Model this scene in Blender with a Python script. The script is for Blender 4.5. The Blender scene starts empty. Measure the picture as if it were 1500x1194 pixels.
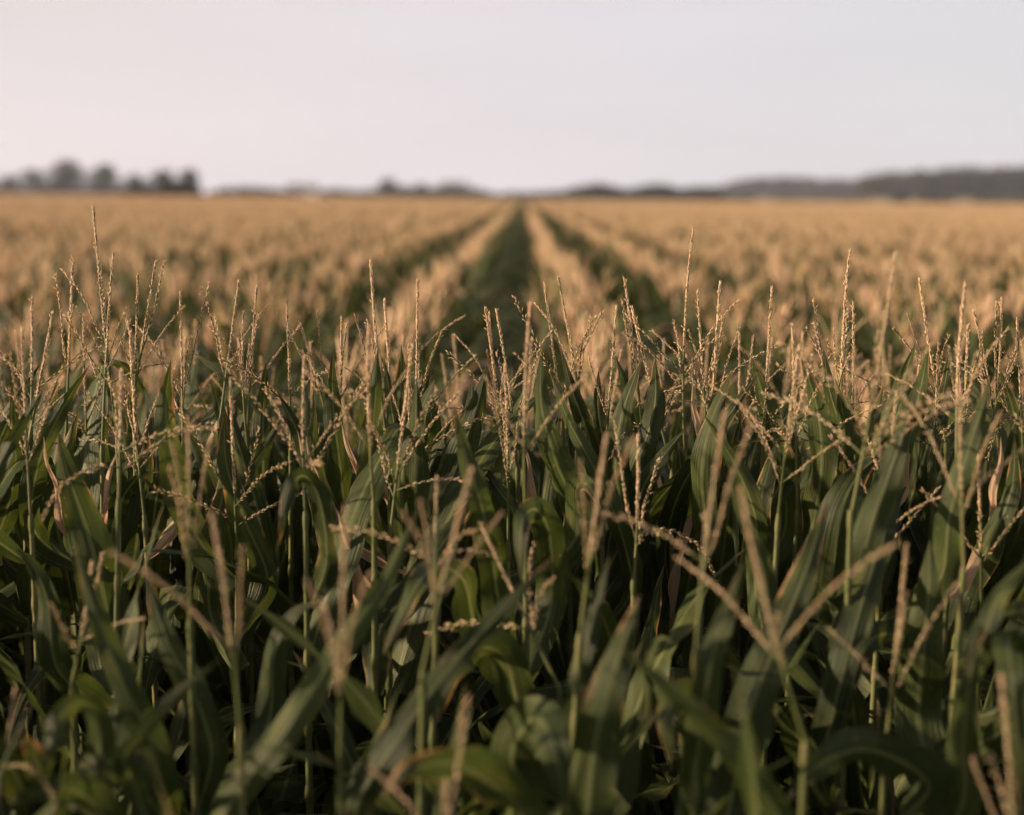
import bpy, math, random
import numpy as np
from mathutils import Matrix, Vector

# ------------------------------------------------------------------ camera
CAM_H = 2.5
FPX = 2083.0                      # focal length in pixels of the 1500 px wide photograph
PITCH, YAW, ROLL = math.radians(8.40), math.radians(0.33), math.radians(0.60)
ROT = (Matrix.Rotation(YAW, 3, 'Z') @ Matrix.Rotation(math.pi / 2 - PITCH, 3, 'X') @ Matrix.Rotation(ROLL, 3, 'Z'))
scene = bpy.context.scene
C = scene.collection
cam_d = bpy.data.cameras.new('camera')
cam = bpy.data.objects.new('camera', cam_d)
C.objects.link(cam)
cam.matrix_world = Matrix.Translation((0, 0, CAM_H)) @ ROT.to_4x4()
cam_d.sensor_width = 36.0
cam_d.sensor_fit = 'HORIZONTAL'
cam_d.lens = FPX / 1500 * 36.0
cam_d.clip_start = 0.05
cam_d.clip_end = 12000
cam_d.dof.use_dof = True
cam_d.dof.focus_distance = 2.75
cam_d.dof.aperture_fstop = 1.6
scene.camera = cam

# ------------------------------------------------------------------ light
SUN_EL, SUN_AZ = math.radians(14.0), math.radians(-97.0)    # azimuth measured from +Y, negative = left
w = bpy.data.worlds.new('World')
scene.world = w
w.use_nodes = True
nt = w.node_tree
nt.nodes.clear()
out = nt.nodes.new('ShaderNodeOutputWorld')
bg = nt.nodes.new('ShaderNodeBackground')
sky = nt.nodes.new('ShaderNodeTexSky')
sky.sky_type = 'NISHITA'
sky.sun_disc = False
sky.sun_elevation = SUN_EL
sky.sun_rotation = SUN_AZ
sky.air_density = 1.0
sky.dust_density = 3.0
sky.ozone_density = 1.0
sc_ = nt.nodes.new('ShaderNodeVectorMath'); sc_.operation = 'SCALE'; sc_.inputs['Scale'].default_value = 0.10
nt.links.new(sky.outputs[0], sc_.inputs[0])
# thin even overcast veil over the clear sky: warmer towards the sun, bluer away from it and higher up
geo = nt.nodes.new('ShaderNodeTexCoord')
sep = nt.nodes.new('ShaderNodeSeparateXYZ')
nt.links.new(geo.outputs['Generated'], sep.inputs[0])
mx = nt.nodes.new('ShaderNodeMapRange'); mx.inputs[1].default_value = -0.38; mx.inputs[2].default_value = 0.38
nt.links.new(sep.outputs[0], mx.inputs[0])
veil = nt.nodes.new('ShaderNodeValToRGB')
veil.color_ramp.interpolation = 'B_SPLINE'
e = veil.color_ramp.elements
e[0].position = 0.0; e[0].color = (0.575, 0.520, 0.515, 1)
e[1].position = 1.0; e[1].color = (0.520, 0.515, 0.530, 1)
m_ = e.new(0.3); m_.color = (0.575, 0.530, 0.545, 1)
m_ = e.new(0.6); m_.color = (0.555, 0.530, 0.555, 1)
nt.links.new(mx.outputs[0], veil.inputs[0])
up = nt.nodes.new('ShaderNodeMapRange'); up.inputs[1].default_value = 0.0; up.inputs[2].default_value = 0.9
up.inputs[3].default_value = 0.68; up.inputs[4].default_value = 0.32
nt.links.new(sep.outputs[2], up.inputs[0])
vs = nt.nodes.new('ShaderNodeVectorMath'); vs.operation = 'SCALE'
# faint streaks of thin cloud
cm = nt.nodes.new('ShaderNodeMapping'); cm.inputs['Scale'].default_value = (1.5, 1.5, 9.0)
nt.links.new(geo.outputs['Generated'], cm.inputs[0])
cn = nt.nodes.new('ShaderNodeTexNoise'); cn.inputs['Scale'].default_value = 1.6; cn.inputs['Detail'].default_value = 3
nt.links.new(cm.outputs[0], cn.inputs['Vector'])
cr_ = nt.nodes.new('ShaderNodeMapRange'); cr_.inputs[1].default_value = 0.3; cr_.inputs[2].default_value = 0.7
cr_.inputs[3].default_value = 0.955; cr_.inputs[4].default_value = 1.03
nt.links.new(cn.outputs[0], cr_.inputs[0])
vc = nt.nodes.new('ShaderNodeVectorMath'); vc.operation = 'SCALE'
nt.links.new(veil.outputs[0], vc.inputs[0]); nt.links.new(cr_.outputs[0], vc.inputs['Scale'])
nt.links.new(vc.outputs[0], vs.inputs[0]); nt.links.new(up.outputs[0], vs.inputs['Scale'])
mix = nt.nodes.new('ShaderNodeMix'); mix.data_type = 'RGBA'; mix.inputs[0].default_value = 0.97
nt.links.new(sc_.outputs[0], mix.inputs[6]); nt.links.new(vs.outputs[0], mix.inputs[7])
nt.links.new(mix.outputs[2], bg.inputs[0])
bg.inputs[1].default_value = 1.0
nt.links.new(bg.outputs[0], out.inputs[0])

sun_d = bpy.data.lights.new('sun', 'SUN')
sun_d.energy = 5.0
sun_d.angle = math.radians(1.2)
sun_d.color = (1.0, 0.745, 0.53)
sun = bpy.data.objects.new('sun', sun_d)
C.objects.link(sun)
sdir = Vector((math.sin(SUN_AZ) * math.cos(SUN_EL), math.cos(SUN_AZ) * math.cos(SUN_EL), math.sin(SUN_EL)))
sun.rotation_euler = sdir.to_track_quat('Z', 'Y').to_euler()
sun.location = (-30, 0, 20)

scene.view_settings.view_transform = 'Standard'
scene.view_settings.look = 'None'
scene.view_settings.exposure = 1.15
scene.view_settings.gamma = 1.0
scene.render.engine = 'CYCLES'
cy = scene.cycles
cy.use_denoising = True
cy.max_bounces = 6
cy.diffuse_bounces = 3
cy.glossy_bounces = 2
cy.transmission_bounces = 4
cy.transparent_max_bounces = 4
cy.volume_bounces = 0
cy.use_adaptive_sampling = True
cy.adaptive_threshold = 0.02

# ------------------------------------------------------------------ helpers
rng = np.random.default_rng(7)
R = random.Random(11)
UP = np.array((0., 0., 1.))


def P(px, py, D):
    """the place in the field seen at this spot of the photograph, D metres ahead"""
    d = ROT @ Vector(((px - 750) / FPX, -(py - 597) / FPX, -1.0))
    s = D / d.y
    return np.array((d.x * s, D, CAM_H + d.z * s))


RT = np.array(ROT.transposed())


def project(p):
    q = RT @ (np.asarray(p, float) - np.array((0, 0, CAM_H)))
    if q[2] > -0.05:
        return None
    return (750 + FPX * q[0] / -q[2], 597 - FPX * q[1] / -q[2])


def unit(v):
    return v / (np.linalg.norm(v, axis=-1, keepdims=True) + 1e-12)


class MB:
    def __init__(self):
        self.v, self.f, self.uv, self.m, self.n = [], [], [], [], 0

    def add(self, v, f, uv, mat=0):
        """v (n,3), f (m,k), uv per vertex (n,2)"""
        self.v.append(v); self.f.append(f + self.n); self.uv.append(uv)
        self.m.append(np.full(len(f), mat)); self.n += len(v)

    def extend(self, o, M=None, off=None):
        V = np.concatenate(o.v)
        if M is not None:
            V = V @ M.T
        if off is not None:
            V = V + off
        self.v.append(V)
        for f, m in zip(o.f, o.m):
            self.f.append(f + self.n); self.m.append(m)
        self.uv.append(np.concatenate(o.uv))
        self.n += len(V)

    def mesh(self, name, mats, smooth=True):
        V = np.concatenate(self.v).astype(np.float32)
        UV = np.concatenate(self.uv).astype(np.float32)
        idx = np.concatenate([f.ravel() for f in self.f]).astype(np.int32)
        cnt = np.concatenate([np.full(len(f), f.shape[1]) for f in self.f]).astype(np.int32)
        mi = np.concatenate(self.m).astype(np.int32)
        me = bpy.data.meshes.new(name)
        me.vertices.add(len(V)); me.vertices.foreach_set('co', V.ravel())
        me.loops.add(len(idx)); me.loops.foreach_set('vertex_index', idx)
        me.polygons.add(len(cnt))
        st = np.zeros(len(cnt), np.int32); st[1:] = np.cumsum(cnt)[:-1]
        me.polygons.foreach_set('loop_start', st)
        me.polygons.foreach_set('material_index', mi)
        me.polygons.foreach_set('use_smooth', np.full(len(cnt), smooth))
        lay = me.uv_layers.new(name='UVMap')
        lay.data.foreach_set('uv', UV[idx].ravel())
        for m in mats:
            me.materials.append(m)
        me.update(calc_edges=True)
        return me


def obj(name, me, parent=None):
    o = bpy.data.objects.new(name, me)
    C.objects.link(o)
    if parent is not None:
        o.parent = parent
    return o


def tag(o, label=None, cat=None, group=None, kind=None):
    if label: o['label'] = label
    if cat: o['category'] = cat
    if group: o['group'] = group
    if kind: o['kind'] = kind
    return o


def tube(mb, pts, rad, sides=6, mat=0, ids=0.0, cap=True):
    pts = np.asarray(pts, float); n = len(pts)
    rad = np.broadcast_to(np.asarray(rad, float), (n,))
    t = unit(np.gradient(pts, axis=0))
    ref = np.array((1., 0., 0.)) if abs(t[0, 0]) < 0.8 else np.array((0., 1., 0.))
    a = unit(np.cross(t, ref)); b = np.cross(t, a)
    ang = np.arange(sides) * 2 * math.pi / sides
    V = pts[:, None] + rad[:, None, None] * (np.cos(ang)[None, :, None] * a[:, None] + np.sin(ang)[None, :, None] * b[:, None])
    i = np.arange(n - 1)[:, None] * sides; j = np.arange(sides)[None]; j2 = (j + 1) % sides
    F = np.stack([i + j, i + j2, i + sides + j2, i + sides + j], -1).reshape(-1, 4)
    uv = np.zeros((n, sides, 2)); uv[..., 0] = ids + 0.1 + 0.8 * j / sides; uv[..., 1] = np.linspace(0, 1, n)[:, None]
    mb.add(V.reshape(-1, 3), F, uv.reshape(-1, 2), mat)
    if cap and sides == 4 or cap and sides == 6:
        pass


# ------------------------------------------------------------------ materials
def mat(name):
    m = bpy.data.materials.new(name)
    m.use_nodes = True
    n = m.node_tree
    n.nodes.clear()
    o = n.nodes.new('ShaderNodeOutputMaterial')
    return m, n, o


def N(n, t, **kw):
    x = n.nodes.new(t)
    for k, v in kw.items():
        setattr(x, k, v)
    return x


def math_(n, op, a, b=None, c=None, clamp=False):
    x = n.nodes.new('ShaderNodeMath'); x.operation = op; x.use_clamp = clamp
    for i, s in enumerate((a, b, c)):
        if s is None: continue
        if isinstance(s, (int, float)): x.inputs[i].default_value = s
        else: n.links.new(s, x.inputs[i])
    return x.outputs[0]


def mixc(n, f, a, b):
    x = n.nodes.new('ShaderNodeMix'); x.data_type = 'RGBA'
    for i, s in ((0, f), (6, a), (7, b)):
        if isinstance(s, (int, float)): x.inputs[i].default_value = s
        elif isinstance(s, tuple): x.inputs[i].default_value = (*s, 1)
        else: n.links.new(s, x.inputs[i])
    return x.outputs[2]


def ramp01(n, v, lo, hi):
    x = n.nodes.new('ShaderNodeMapRange'); x.interpolation_type = 'SMOOTHSTEP'
    x.inputs[1].default_value = lo; x.inputs[2].default_value = hi
    n.links.new(v, x.inputs[0])
    return x.outputs[0]


def leaf_material(name, dark, light, dry_amount, tan=(0.40, 0.235, 0.105), all_dry=False):
    m, n, o = mat(name)
    uv = N(n, 'ShaderNodeUVMap', uv_map='UVMap')
    s = N(n, 'ShaderNodeSeparateXYZ'); n.links.new(uv.outputs[0], s.inputs[0])
    U, V = s.outputs[0], s.outputs[1]
    uid = math_(n, 'FLOOR', U); u = math_(n, 'FRACT', U)
    wn = N(n, 'ShaderNodeTexWhiteNoise', noise_dimensions='1D'); n.links.new(uid, wn.inputs['W'])
    rs = N(n, 'ShaderNodeSeparateColor'); n.links.new(wn.outputs['Color'], rs.inputs[0])
    r1, r2, r3 = rs.outputs
    edge = math_(n, 'ABSOLUTE', math_(n, 'MULTIPLY', math_(n, 'SUBTRACT', u, 0.5), 2.0))   # 0 midrib .. 1 margin
    # veins running along the blade
    cv = N(n, 'ShaderNodeCombineXYZ')
    n.links.new(math_(n, 'MULTIPLY', u, 34.0), cv.inputs[0]); n.links.new(math_(n, 'MULTIPLY', V, 2.2), cv.inputs[1])
    n.links.new(math_(n, 'MULTIPLY', uid, 3.7), cv.inputs[2])
    vein = N(n, 'ShaderNodeTexNoise'); vein.inputs['Scale'].default_value = 1.0; vein.inputs['Detail'].default_value = 2
    n.links.new(cv.outputs[0], vein.inputs['Vector'])
    cl = N(n, 'ShaderNodeCombineXYZ')
    n.links.new(math_(n, 'MULTIPLY', u, 2.0), cl.inputs[0]); n.links.new(math_(n, 'MULTIPLY', V, 5.0), cl.inputs[1])
    n.links.new(math_(n, 'MULTIPLY', uid, 1.3), cl.inputs[2])
    blot = N(n, 'ShaderNodeTexNoise'); blot.inputs['Scale'].default_value = 1.0; blot.inputs['Detail'].default_value = 4
    n.links.new(cl.outputs[0], blot.inputs['Vector'])
    f1 = math_(n, 'ADD', math_(n, 'MULTIPLY', r1, 0.6), math_(n, 'MULTIPLY', math_(n, 'SUBTRACT', vein.outputs[0], 0.35), 1.3), clamp=True)
    g = mixc(n, f1, dark, light)
    g = mixc(n, math_(n, 'MULTIPLY', ramp01(n, blot.outputs[0], 0.5, 0.75), 0.5), g, (0.12, 0.13, 0.03))
    rib = N(n, 'ShaderNodeMapRange'); rib.inputs[1].default_value = 0.05; rib.inputs[2].default_value = 0.13
    rib.inputs[3].default_value = 0.55; rib.inputs[4].default_value = 0.0
    n.links.new(edge, rib.inputs[0])
    g = mixc(n, rib.outputs[0], g, (0.17, 0.19, 0.08))
    # dry margins and tips
    sc = math_(n, 'ADD', math_(n, 'MULTIPLY', edge, 0.42), math_(n, 'MULTIPLY', blot.outputs[0], 0.9))
    sc = math_(n, 'ADD', sc, math_(n, 'MULTIPLY', math_(n, 'POWER', V, 5.0), 0.25))
    sc = math_(n, 'ADD', sc, math_(n, 'MULTIPLY', r2, dry_amount))
    dry = ramp01(n, sc, 1.02, 1.16)
    dv = mixc(n, vein.outputs[0], tuple(c * 0.6 for c in tan), tuple(min(1, c * 1.25) for c in tan))
    cs = N(n, 'ShaderNodeCombineXYZ')                      # small spots and scars
    n.links.new(math_(n, 'MULTIPLY', u, 9.0), cs.inputs[0]); n.links.new(math_(n, 'MULTIPLY', V, 42.0), cs.inputs[1])
    n.links.new(math_(n, 'MULTIPLY', uid, 2.1), cs.inputs[2])
    sp = N(n, 'ShaderNodeTexNoise'); sp.inputs['Scale'].default_value = 1.0; sp.inputs['Detail'].default_value = 1
    n.links.new(cs.outputs[0], sp.inputs['Vector'])
    g = mixc(n, math_(n, 'MULTIPLY', ramp01(n, sp.outputs[0], 0.70, 0.76), math_(n, 'MULTIPLY', r3, 0.7)), g, (0.24, 0.17, 0.07))
    col = dv if all_dry else mixc(n, dry, g, dv)
    pb = N(n, 'ShaderNodeBsdfPrincipled')
    n.links.new(col, pb.inputs['Base Color'])
    rr = N(n, 'ShaderNodeMapRange'); n.links.new(vein.outputs[0], rr.inputs[0])
    rr.inputs[3].default_value = 0.40; rr.inputs[4].default_value = 0.62
    n.links.new(rr.outputs[0], pb.inputs['Roughness'])
    pb.inputs['Specular IOR Level'].default_value = 0.24
    bp = N(n, 'ShaderNodeBump'); bp.inputs['Strength'].default_value = 0.9; bp.inputs['Distance'].default_value = 0.003
    n.links.new(vein.outputs[0], bp.inputs['Height']); n.links.new(bp.outputs[0], pb.inputs['Normal'])
    tr = N(n, 'ShaderNodeBsdfTranslucent')
    hs = N(n, 'ShaderNodeHueSaturation'); hs.inputs['Saturation'].default_value = 1.15; hs.inputs['Value'].default_value = 1.6
    hs.inputs['Hue'].default_value = 0.49
    n.links.new(col, hs.inputs['Color']); n.links.new(hs.outputs[0], tr.inputs[0])
    ms = N(n, 'ShaderNodeMixShader'); ms.inputs[0].default_value = 0.28
    n.links.new(pb.outputs[0], ms.inputs[1]); n.links.new(tr.outputs[0], ms.inputs[2])
    n.links.new(ms.outputs[0], o.inputs[0])
    return m


def straw_material(name, cols, rough=0.65, transl=0.38, pale=0.35):
    """dry tassel straw: the tone varies from floret to floret"""
    m, n, o = mat(name)
    uv = N(n, 'ShaderNodeUVMap', uv_map='UVMap')
    s = N(n, 'ShaderNodeSeparateXYZ'); n.links.new(uv.outputs[0], s.inputs[0])
    uid = math_(n, 'FLOOR', s.outputs[0])
    wn = N(n, 'ShaderNodeTexWhiteNoise', noise_dimensions='1D'); n.links.new(uid, wn.inputs['W'])
    wo = N(n, 'ShaderNodeTexWhiteNoise', noise_dimensions='2D'); n.links.new(uv.outputs[0], wo.inputs['Vector'])
    rp = N(n, 'ShaderNodeValToRGB')
    el = rp.color_ramp.elements
    el[0].position = 0; el[0].color = (*cols[0], 1); el[1].position = 1; el[1].color = (*cols[-1], 1)
    for i in range(1, len(cols) - 1):
        q = el.new(i / (len(cols) - 1)); q.color = (*cols[i], 1)
    n.links.new(wn.outputs[0], rp.inputs[0])
    # darker at a floret's foot, paler at its tip
    c = mixc(n, math_(n, 'MULTIPLY', s.outputs[1], pale), rp.outputs[0], (0.62, 0.50, 0.34))
    pb = N(n, 'ShaderNodeBsdfPrincipled'); pb.inputs['Roughness'].default_value = rough
    pb.inputs['Specular IOR Level'].default_value = 0.3
    n.links.new(c, pb.inputs['Base Color'])
    tr = N(n, 'ShaderNodeBsdfTranslucent'); n.links.new(c, tr.inputs[0])
    ms = N(n, 'ShaderNodeMixShader'); ms.inputs[0].default_value = transl
    n.links.new(pb.outputs[0], ms.inputs[1]); n.links.new(tr.outputs[0], ms.inputs[2])
    n.links.new(ms.outputs[0], o.inputs[0])
    return m


def noise_material(name, a, b, scale, rough=0.9, bump=0.0, bscale=None, detail=6):
    m, n, o = mat(name)
    tc = N(n, 'ShaderNodeTexCoord')
    t = N(n, 'ShaderNodeTexNoise'); t.inputs['Scale'].default_value = scale; t.inputs['Detail'].default_value = detail
    n.links.new(tc.outputs['Object'], t.inputs['Vector'])
    c = mixc(n, ramp01(n, t.outputs[0], 0.35, 0.65), a, b)
    pb = N(n, 'ShaderNodeBsdfPrincipled'); pb.inputs['Roughness'].default_value = rough
    pb.inputs['Specular IOR Level'].default_value = 0.2
    n.links.new(c, pb.inputs['Base Color'])
    if bump:
        t2 = N(n, 'ShaderNodeTexNoise'); t2.inputs['Scale'].default_value = bscale or scale * 4; t2.inputs['Detail'].default_value = 8
        n.links.new(tc.outputs['Object'], t2.inputs['Vector'])
        bp = N(n, 'ShaderNodeBump'); bp.inputs['Distance'].default_value = bump
        n.links.new(t2.outputs[0], bp.inputs['Height']); n.links.new(bp.outputs[0], pb.inputs['Normal'])
    n.links.new(pb.outputs[0], o.inputs[0])
    return m


M_LEAF = leaf_material('corn_leaf', (0.015, 0.024, 0.008), (0.060, 0.080, 0.020), 0.14)
M_DRY = leaf_material('dry_corn_leaf', (0.1, 0.1, 0.05), (0.1, 0.1, 0.05), 1.0, tan=(0.50, 0.35, 0.22), all_dry=True)
M_STRAW = straw_material('tassel_straw', [(0.58, 0.39, 0.19), (0.76, 0.55, 0.31), (0.76, 0.49, 0.34), (0.86, 0.68, 0.46), (0.42, 0.38, 0.13)])
M_STALK = straw_material('corn_stalk', [(0.06, 0.08, 0.022), (0.09, 0.105, 0.03), (0.13, 0.125, 0.045)], 0.5, 0.1, 0.03)
M_SOIL = noise_material('field_soil', (0.035, 0.026, 0.018), (0.07, 0.052, 0.036), 3.0, bump=0.03)
M_STUB = noise_material('pasture', (0.30, 0.21, 0.12), (0.17, 0.17, 0.075), 0.012, bump=0.0)
M_CROWN = noise_material('tree_foliage', (0.028, 0.034, 0.013), (0.062, 0.066, 0.024), 0.5)
M_BARK = noise_material('bark', (0.05, 0.04, 0.03), (0.10, 0.08, 0.06), 3.0)
M_PAINT = noise_material('white_boards', (0.62, 0.60, 0.58), (0.75, 0.73, 0.71), 0.6, rough=0.6)
M_ROOF = noise_material('grey_roof', (0.16, 0.155, 0.16), (0.24, 0.23, 0.235), 0.8, rough=0.5)
M_DARK = noise_material('dark_opening', (0.03, 0.03, 0.03), (0.05, 0.05, 0.05), 1.0)
LM = [M_LEAF, M_DRY, M_STRAW, M_STALK]


# ------------------------------------------------------------------ leaves
def sm(x):
    x = np.clip(x, 0, 1)
    return x * x * (3 - 2 * x)


def blade(mb, pts, side, W, nc=7, wave=0.012, vf=(0.55, 0.14), ids=0, mt=0, ph=0.0, base=0.62, tipp=1.7):
    """a maize blade along the spine pts; side = across direction per point"""
    pts = np.asarray(pts, float); n = len(pts)
    seg = np.linalg.norm(np.diff(pts, axis=0), axis=1); t = np.concatenate([[0], np.cumsum(seg)]); L = t[-1]; t = t / L
    T = unit(np.gradient(pts, axis=0))
    S = unit(side - (side * T).sum(1, keepdims=True) * T)
    Nn = np.cross(S, T)
    hw = 0.5 * W * (base + (1 - base) * sm(t / 0.22)) * (1 - t ** tipp) ** 1.0
    hw = np.maximum(hw, 0.0004)
    s = np.linspace(-1, 1, nc)
    fold = vf[0] + (vf[1] - vf[0]) * sm(t / 0.35)
    env = sm(t / 0.15) * sm((1 - t) / 0.25)
    k = L / 0.13
    rip = wave * env[:, None] * np.where(s[None] < 0, np.sin(t[:, None] * k * 2 * math.pi + ph), np.sin(t[:, None] * k * 1.83 * math.pi + ph * 1.7 + 2)) * np.abs(s[None]) ** 2.2
    V = pts[:, None] + S[:, None] * (s[None] * hw[:, None])[..., None] * np.cos(fold * 0.8)[:, None, None] \
        + Nn[:, None] * (np.abs(s)[None] * hw[:, None] * np.sin(fold)[:, None] + rip)[..., None]
    i = np.arange(n - 1)[:, None] * nc; j = np.arange(nc - 1)[None]
    F = np.stack([i + j, i + j + 1, i + nc + j + 1, i + nc + j], -1).reshape(-1, 4)
    uv = np.zeros((n, nc, 2)); uv[..., 0] = ids + 0.5 + 0.47 * s[None]; uv[..., 1] = t[:, None] * 0.98 + 0.01
    mb.add(V.reshape(-1, 3), F, uv.reshape(-1, 2), mt)


def natural_spine(rg, kind, n):
    """spine in the x-z plane, starting at the stalk, growing towards +x"""
    if kind == 'top':
        L = rg.uniform(0.42, 0.68); th0 = math.radians(rg.uniform(5, 22)); bend = math.radians(rg.uniform(-4, 30)); p = rg.uniform(1.5, 3)
    elif kind == 'up':
        L = rg.uniform(0.60, 0.88); th0 = math.radians(rg.uniform(10, 27)); bend = math.radians(rg.uniform(5, 70)); p = rg.uniform(1.4, 2.8)
    else:
        L = rg.uniform(0.65, 0.95); th0 = math.radians(rg.uniform(22, 42)); bend = math.radians(rg.uniform(35, 120)); p = rg.uniform(1.2, 2.2)
    t = np.linspace(0, 1, n)
    th = th0 + bend * t ** p
    if rg.random() < (0.10 if kind == 'top' else 0.30):
        tk = rg.uniform(0.4, 0.75)
        th = th + math.radians(rg.uniform(50, 105)) * sm((t - tk) / 0.07)
    th = np.minimum(th, math.radians(178))
    az = math.radians(rg.uniform(-25, 25)) * t ** 1.5
    d = np.stack([np.sin(th) * np.cos(az), np.sin(th) * np.sin(az), np.cos(th)], 1)
    pts = np.concatenate([[[0, 0, 0]], np.cumsum((d[1:] + d[:-1]) / 2 * L / (n - 1), axis=0)])
    tw = math.radians(rg.uniform(-35, 35)) * t ** 1.3
    side = np.stack([-np.sin(az), np.cos(az), 0 * az], 1)
    nrm = np.cross(side, d)
    side = side * np.cos(tw)[:, None] + nrm * np.sin(tw)[:, None]
    return pts, side, L


ID = [0]


def nid():
    ID[0] += 1
    return ID[0]


def leaf_arrays(rg, kind, n, nc, dry=False):
    mb = MB()
    pts, side, L = natural_spine(rg, kind, n)
    W = {'top': rg.uniform(0.055, 0.08), 'up': rg.uniform(0.075, 0.105), 'low': rg.uniform(0.08, 0.11)}[kind]
    if dry: W *= 0.6
    blade(mb, pts, side, W, nc, wave=rg.uniform(0.004, 0.012) if nc > 3 else 0.0, ids=nid(), mt=1 if dry else 0, ph=rg.uniform(0, 6),
          vf=(0.6, 0.9) if dry else (0.5, rg.uniform(0.06, 0.28)))
    return mb


# ------------------------------------------------------------------ tassels
def florets(mb, pts, step, per, ln, wd, spread, rg, start=0.05, fuzz=0.2):
    """small lance-shaped florets pressed along an axis"""
    pts = np.asarray(pts, float)
    seg = np.linalg.norm(np.diff(pts, axis=0), axis=1); s = np.concatenate([[0], np.cumsum(seg)]); L = s[-1]
    q = np.arange(start * L, L, step)
    q = np.repeat(q, per) + rng.uniform(-0.4, 0.4, len(q) * per) * step
    q = np.clip(q, 0, L)
    m = len(q)
    c = np.stack([np.interp(q, s, pts[:, i]) for i in range(3)], 1)
    T = unit(np.stack([np.interp(np.clip(q + 0.005, 0, L + 1), s, pts[:, i]) - np.interp(np.clip(q - 0.01, 0, L), s, pts[:, i]) for i in range(3)], 1))
    ph = np.tile(np.arange(per) * 2 * math.pi / per, m // per) + rng.uniform(-0.5, 0.5, m) + q / step * 1.3
    ref = np.array((0.31, 0.9, 0.2)); a = unit(np.cross(T, ref)); b = np.cross(T, a)
    o = a * np.cos(ph)[:, None] + b * np.sin(ph)[:, None]
    sp = spread * (1 + rng.normal(0, fuzz, m)) + (rng.random(m) < 0.12) * rng.uniform(0.2, 0.7, m)
    d = unit(T * np.cos(sp)[:, None] + o * np.sin(sp)[:, None])
    l = ln * rng.uniform(0.75, 1.2, m); wv = wd * rng.uniform(0.8, 1.2, m)
    e = unit(np.cross(d, o)); g = np.cross(d, e)
    base = c + o * wd * 0.3
    mid = base + d * (l * 0.42)[:, None]
    V = np.stack([base, mid + e * wv[:, None] / 2, mid + g * wv[:, None] / 2.6, mid - e * wv[:, None] / 2, mid - g * wv[:, None] / 2.6, base + d * l[:, None]], 1)
    f = np.array([[0, 2, 1], [0, 3, 2], [0, 4, 3], [0, 1, 4], [5, 1, 2], [5, 2, 3], [5, 3, 4], [5, 4, 1]])
    F = (np.arange(m)[:, None, None] * 6 + f[None]).reshape(-1, 3)
    iid = rng.integers(0, 997, m)
    uv = np.zeros((m, 6, 2)); uv[..., 0] = iid[:, None] + 0.5; uv[:, 0, 1] = 0.02; uv[:, 1:5, 1] = 0.5; uv[:, 5, 1] = 0.98
    mb.add(V.reshape(-1, 3), F, uv.reshape(-1, 2), 2)


def axis_pts(L, lean, az, n, wob=0.0, start=None):
    t = np.linspace(0, 1, n)
    th = lean[0] + (lean[1] - lean[0]) * t ** 1.2
    d = np.stack([np.sin(th) * math.cos(az), np.sin(th) * math.sin(az), np.cos(th)], 1)
    if wob:
        d = unit(d + np.stack([np.sin(t * 9 + az), np.cos(t * 7 + az * 2), 0 * t], 1) * wob)
    p = np.concatenate([[[0, 0, 0]], np.cumsum(d[1:] * L / (n - 1), axis=0)])
    return p if start is None else p + start


def tassel_spike(rg, Lp, Ls, hi=True, fat=1.0, bow=0.06):
    """thin stem Lp long, then the central spike Ls long; unit frame, z up"""
    mb = MB()
    az = rg.uniform(0, 6.28)
    t = np.linspace(0, 1, 12)
    L = Lp + Ls
    off = bow * L * 0.5 * t * (1 - t) * 2 * rg.uniform(-1, 1)
    pts = np.stack([off * math.cos(az), off * math.sin(az), t * L], 1)
    if hi:
        tube(mb, pts, np.interp(t, [0, Lp / L, 1], [0.0032, 0.0024, 0.0010]), 6, 3, nid())
        m = t >= Lp / L * 0.9
        florets(mb, pts[m], 0.0040, 3, 0.0100 * fat, 0.0034 * fat, 0.17, rg)
    else:
        tube(mb, pts, np.interp(t, [0, Lp / L * 0.9, Lp / L, 0.95, 1], [0.003, 0.003, 0.0052, 0.0045, 0.001]), 3, 2, rg.randint(0, 990))
    return mb, pts


def branch_arrays(rg, hi=True, loose=False, wide=1.0, droop=0.0, n=9):
    mb = MB()
    L = rg.uniform(0.13, 0.23)
    a0 = math.radians(rg.uniform(14, 48) if hi else rg.uniform(6, 27)) * wide
    pts = axis_pts(L, (a0, a0 + math.radians(rg.uniform(-12, 40)) + droop * 1.6), 0.0, n, 0.05 if hi else 0)
    if hi:
        tube(mb, pts, np.linspace(0.0016, 0.0007, n), 4, 3, nid())
        if loose:
            florets(mb, pts, 0.0085, 2, 0.0110, 0.0028, 0.36, rg, 0.12)
        else:
            florets(mb, pts, 0.0052, 2, 0.0095, 0.0024, 0.20, rg, 0.10)
    else:
        tube(mb, pts, np.interp(np.linspace(0, 1, n), [0, 0.15, 0.9, 1], [0.0015, 0.0034, 0.003, 0.001]), 3, 2, rg.randint(0, 990))
    return mb


# ------------------------------------------------------------------ pools of shared meshes
POOL = {}
for kind, cnt in (('top', 22), ('up', 26), ('low', 18)):
    POOL[kind] = [leaf_arrays(R, kind, 26, 7).mesh('leaf', [M_LEAF, M_DRY]) for _ in range(cnt)]
POOL['dry'] = [leaf_arrays(R, k, 22, 5, dry=True).mesh('leaf', [M_LEAF, M_DRY]) for k in ('top', 'up', 'up', 'low', 'low', 'up')]
BR = {'n': [branch_arrays(R).mesh('tassel_branch', LM) for _ in range(14)],
      'l': [branch_arrays(R, loose=True, wide=1.2).mesh('tassel_branch', LM) for _ in range(10)],
      'e': [branch_arrays(R, wide=0.35).mesh('tassel_branch', LM) for _ in range(6)],
      'd': [branch_arrays(R, loose=True, wide=1.6, droop=0.5).mesh('tassel_branch', LM) for _ in range(6)]}


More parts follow.
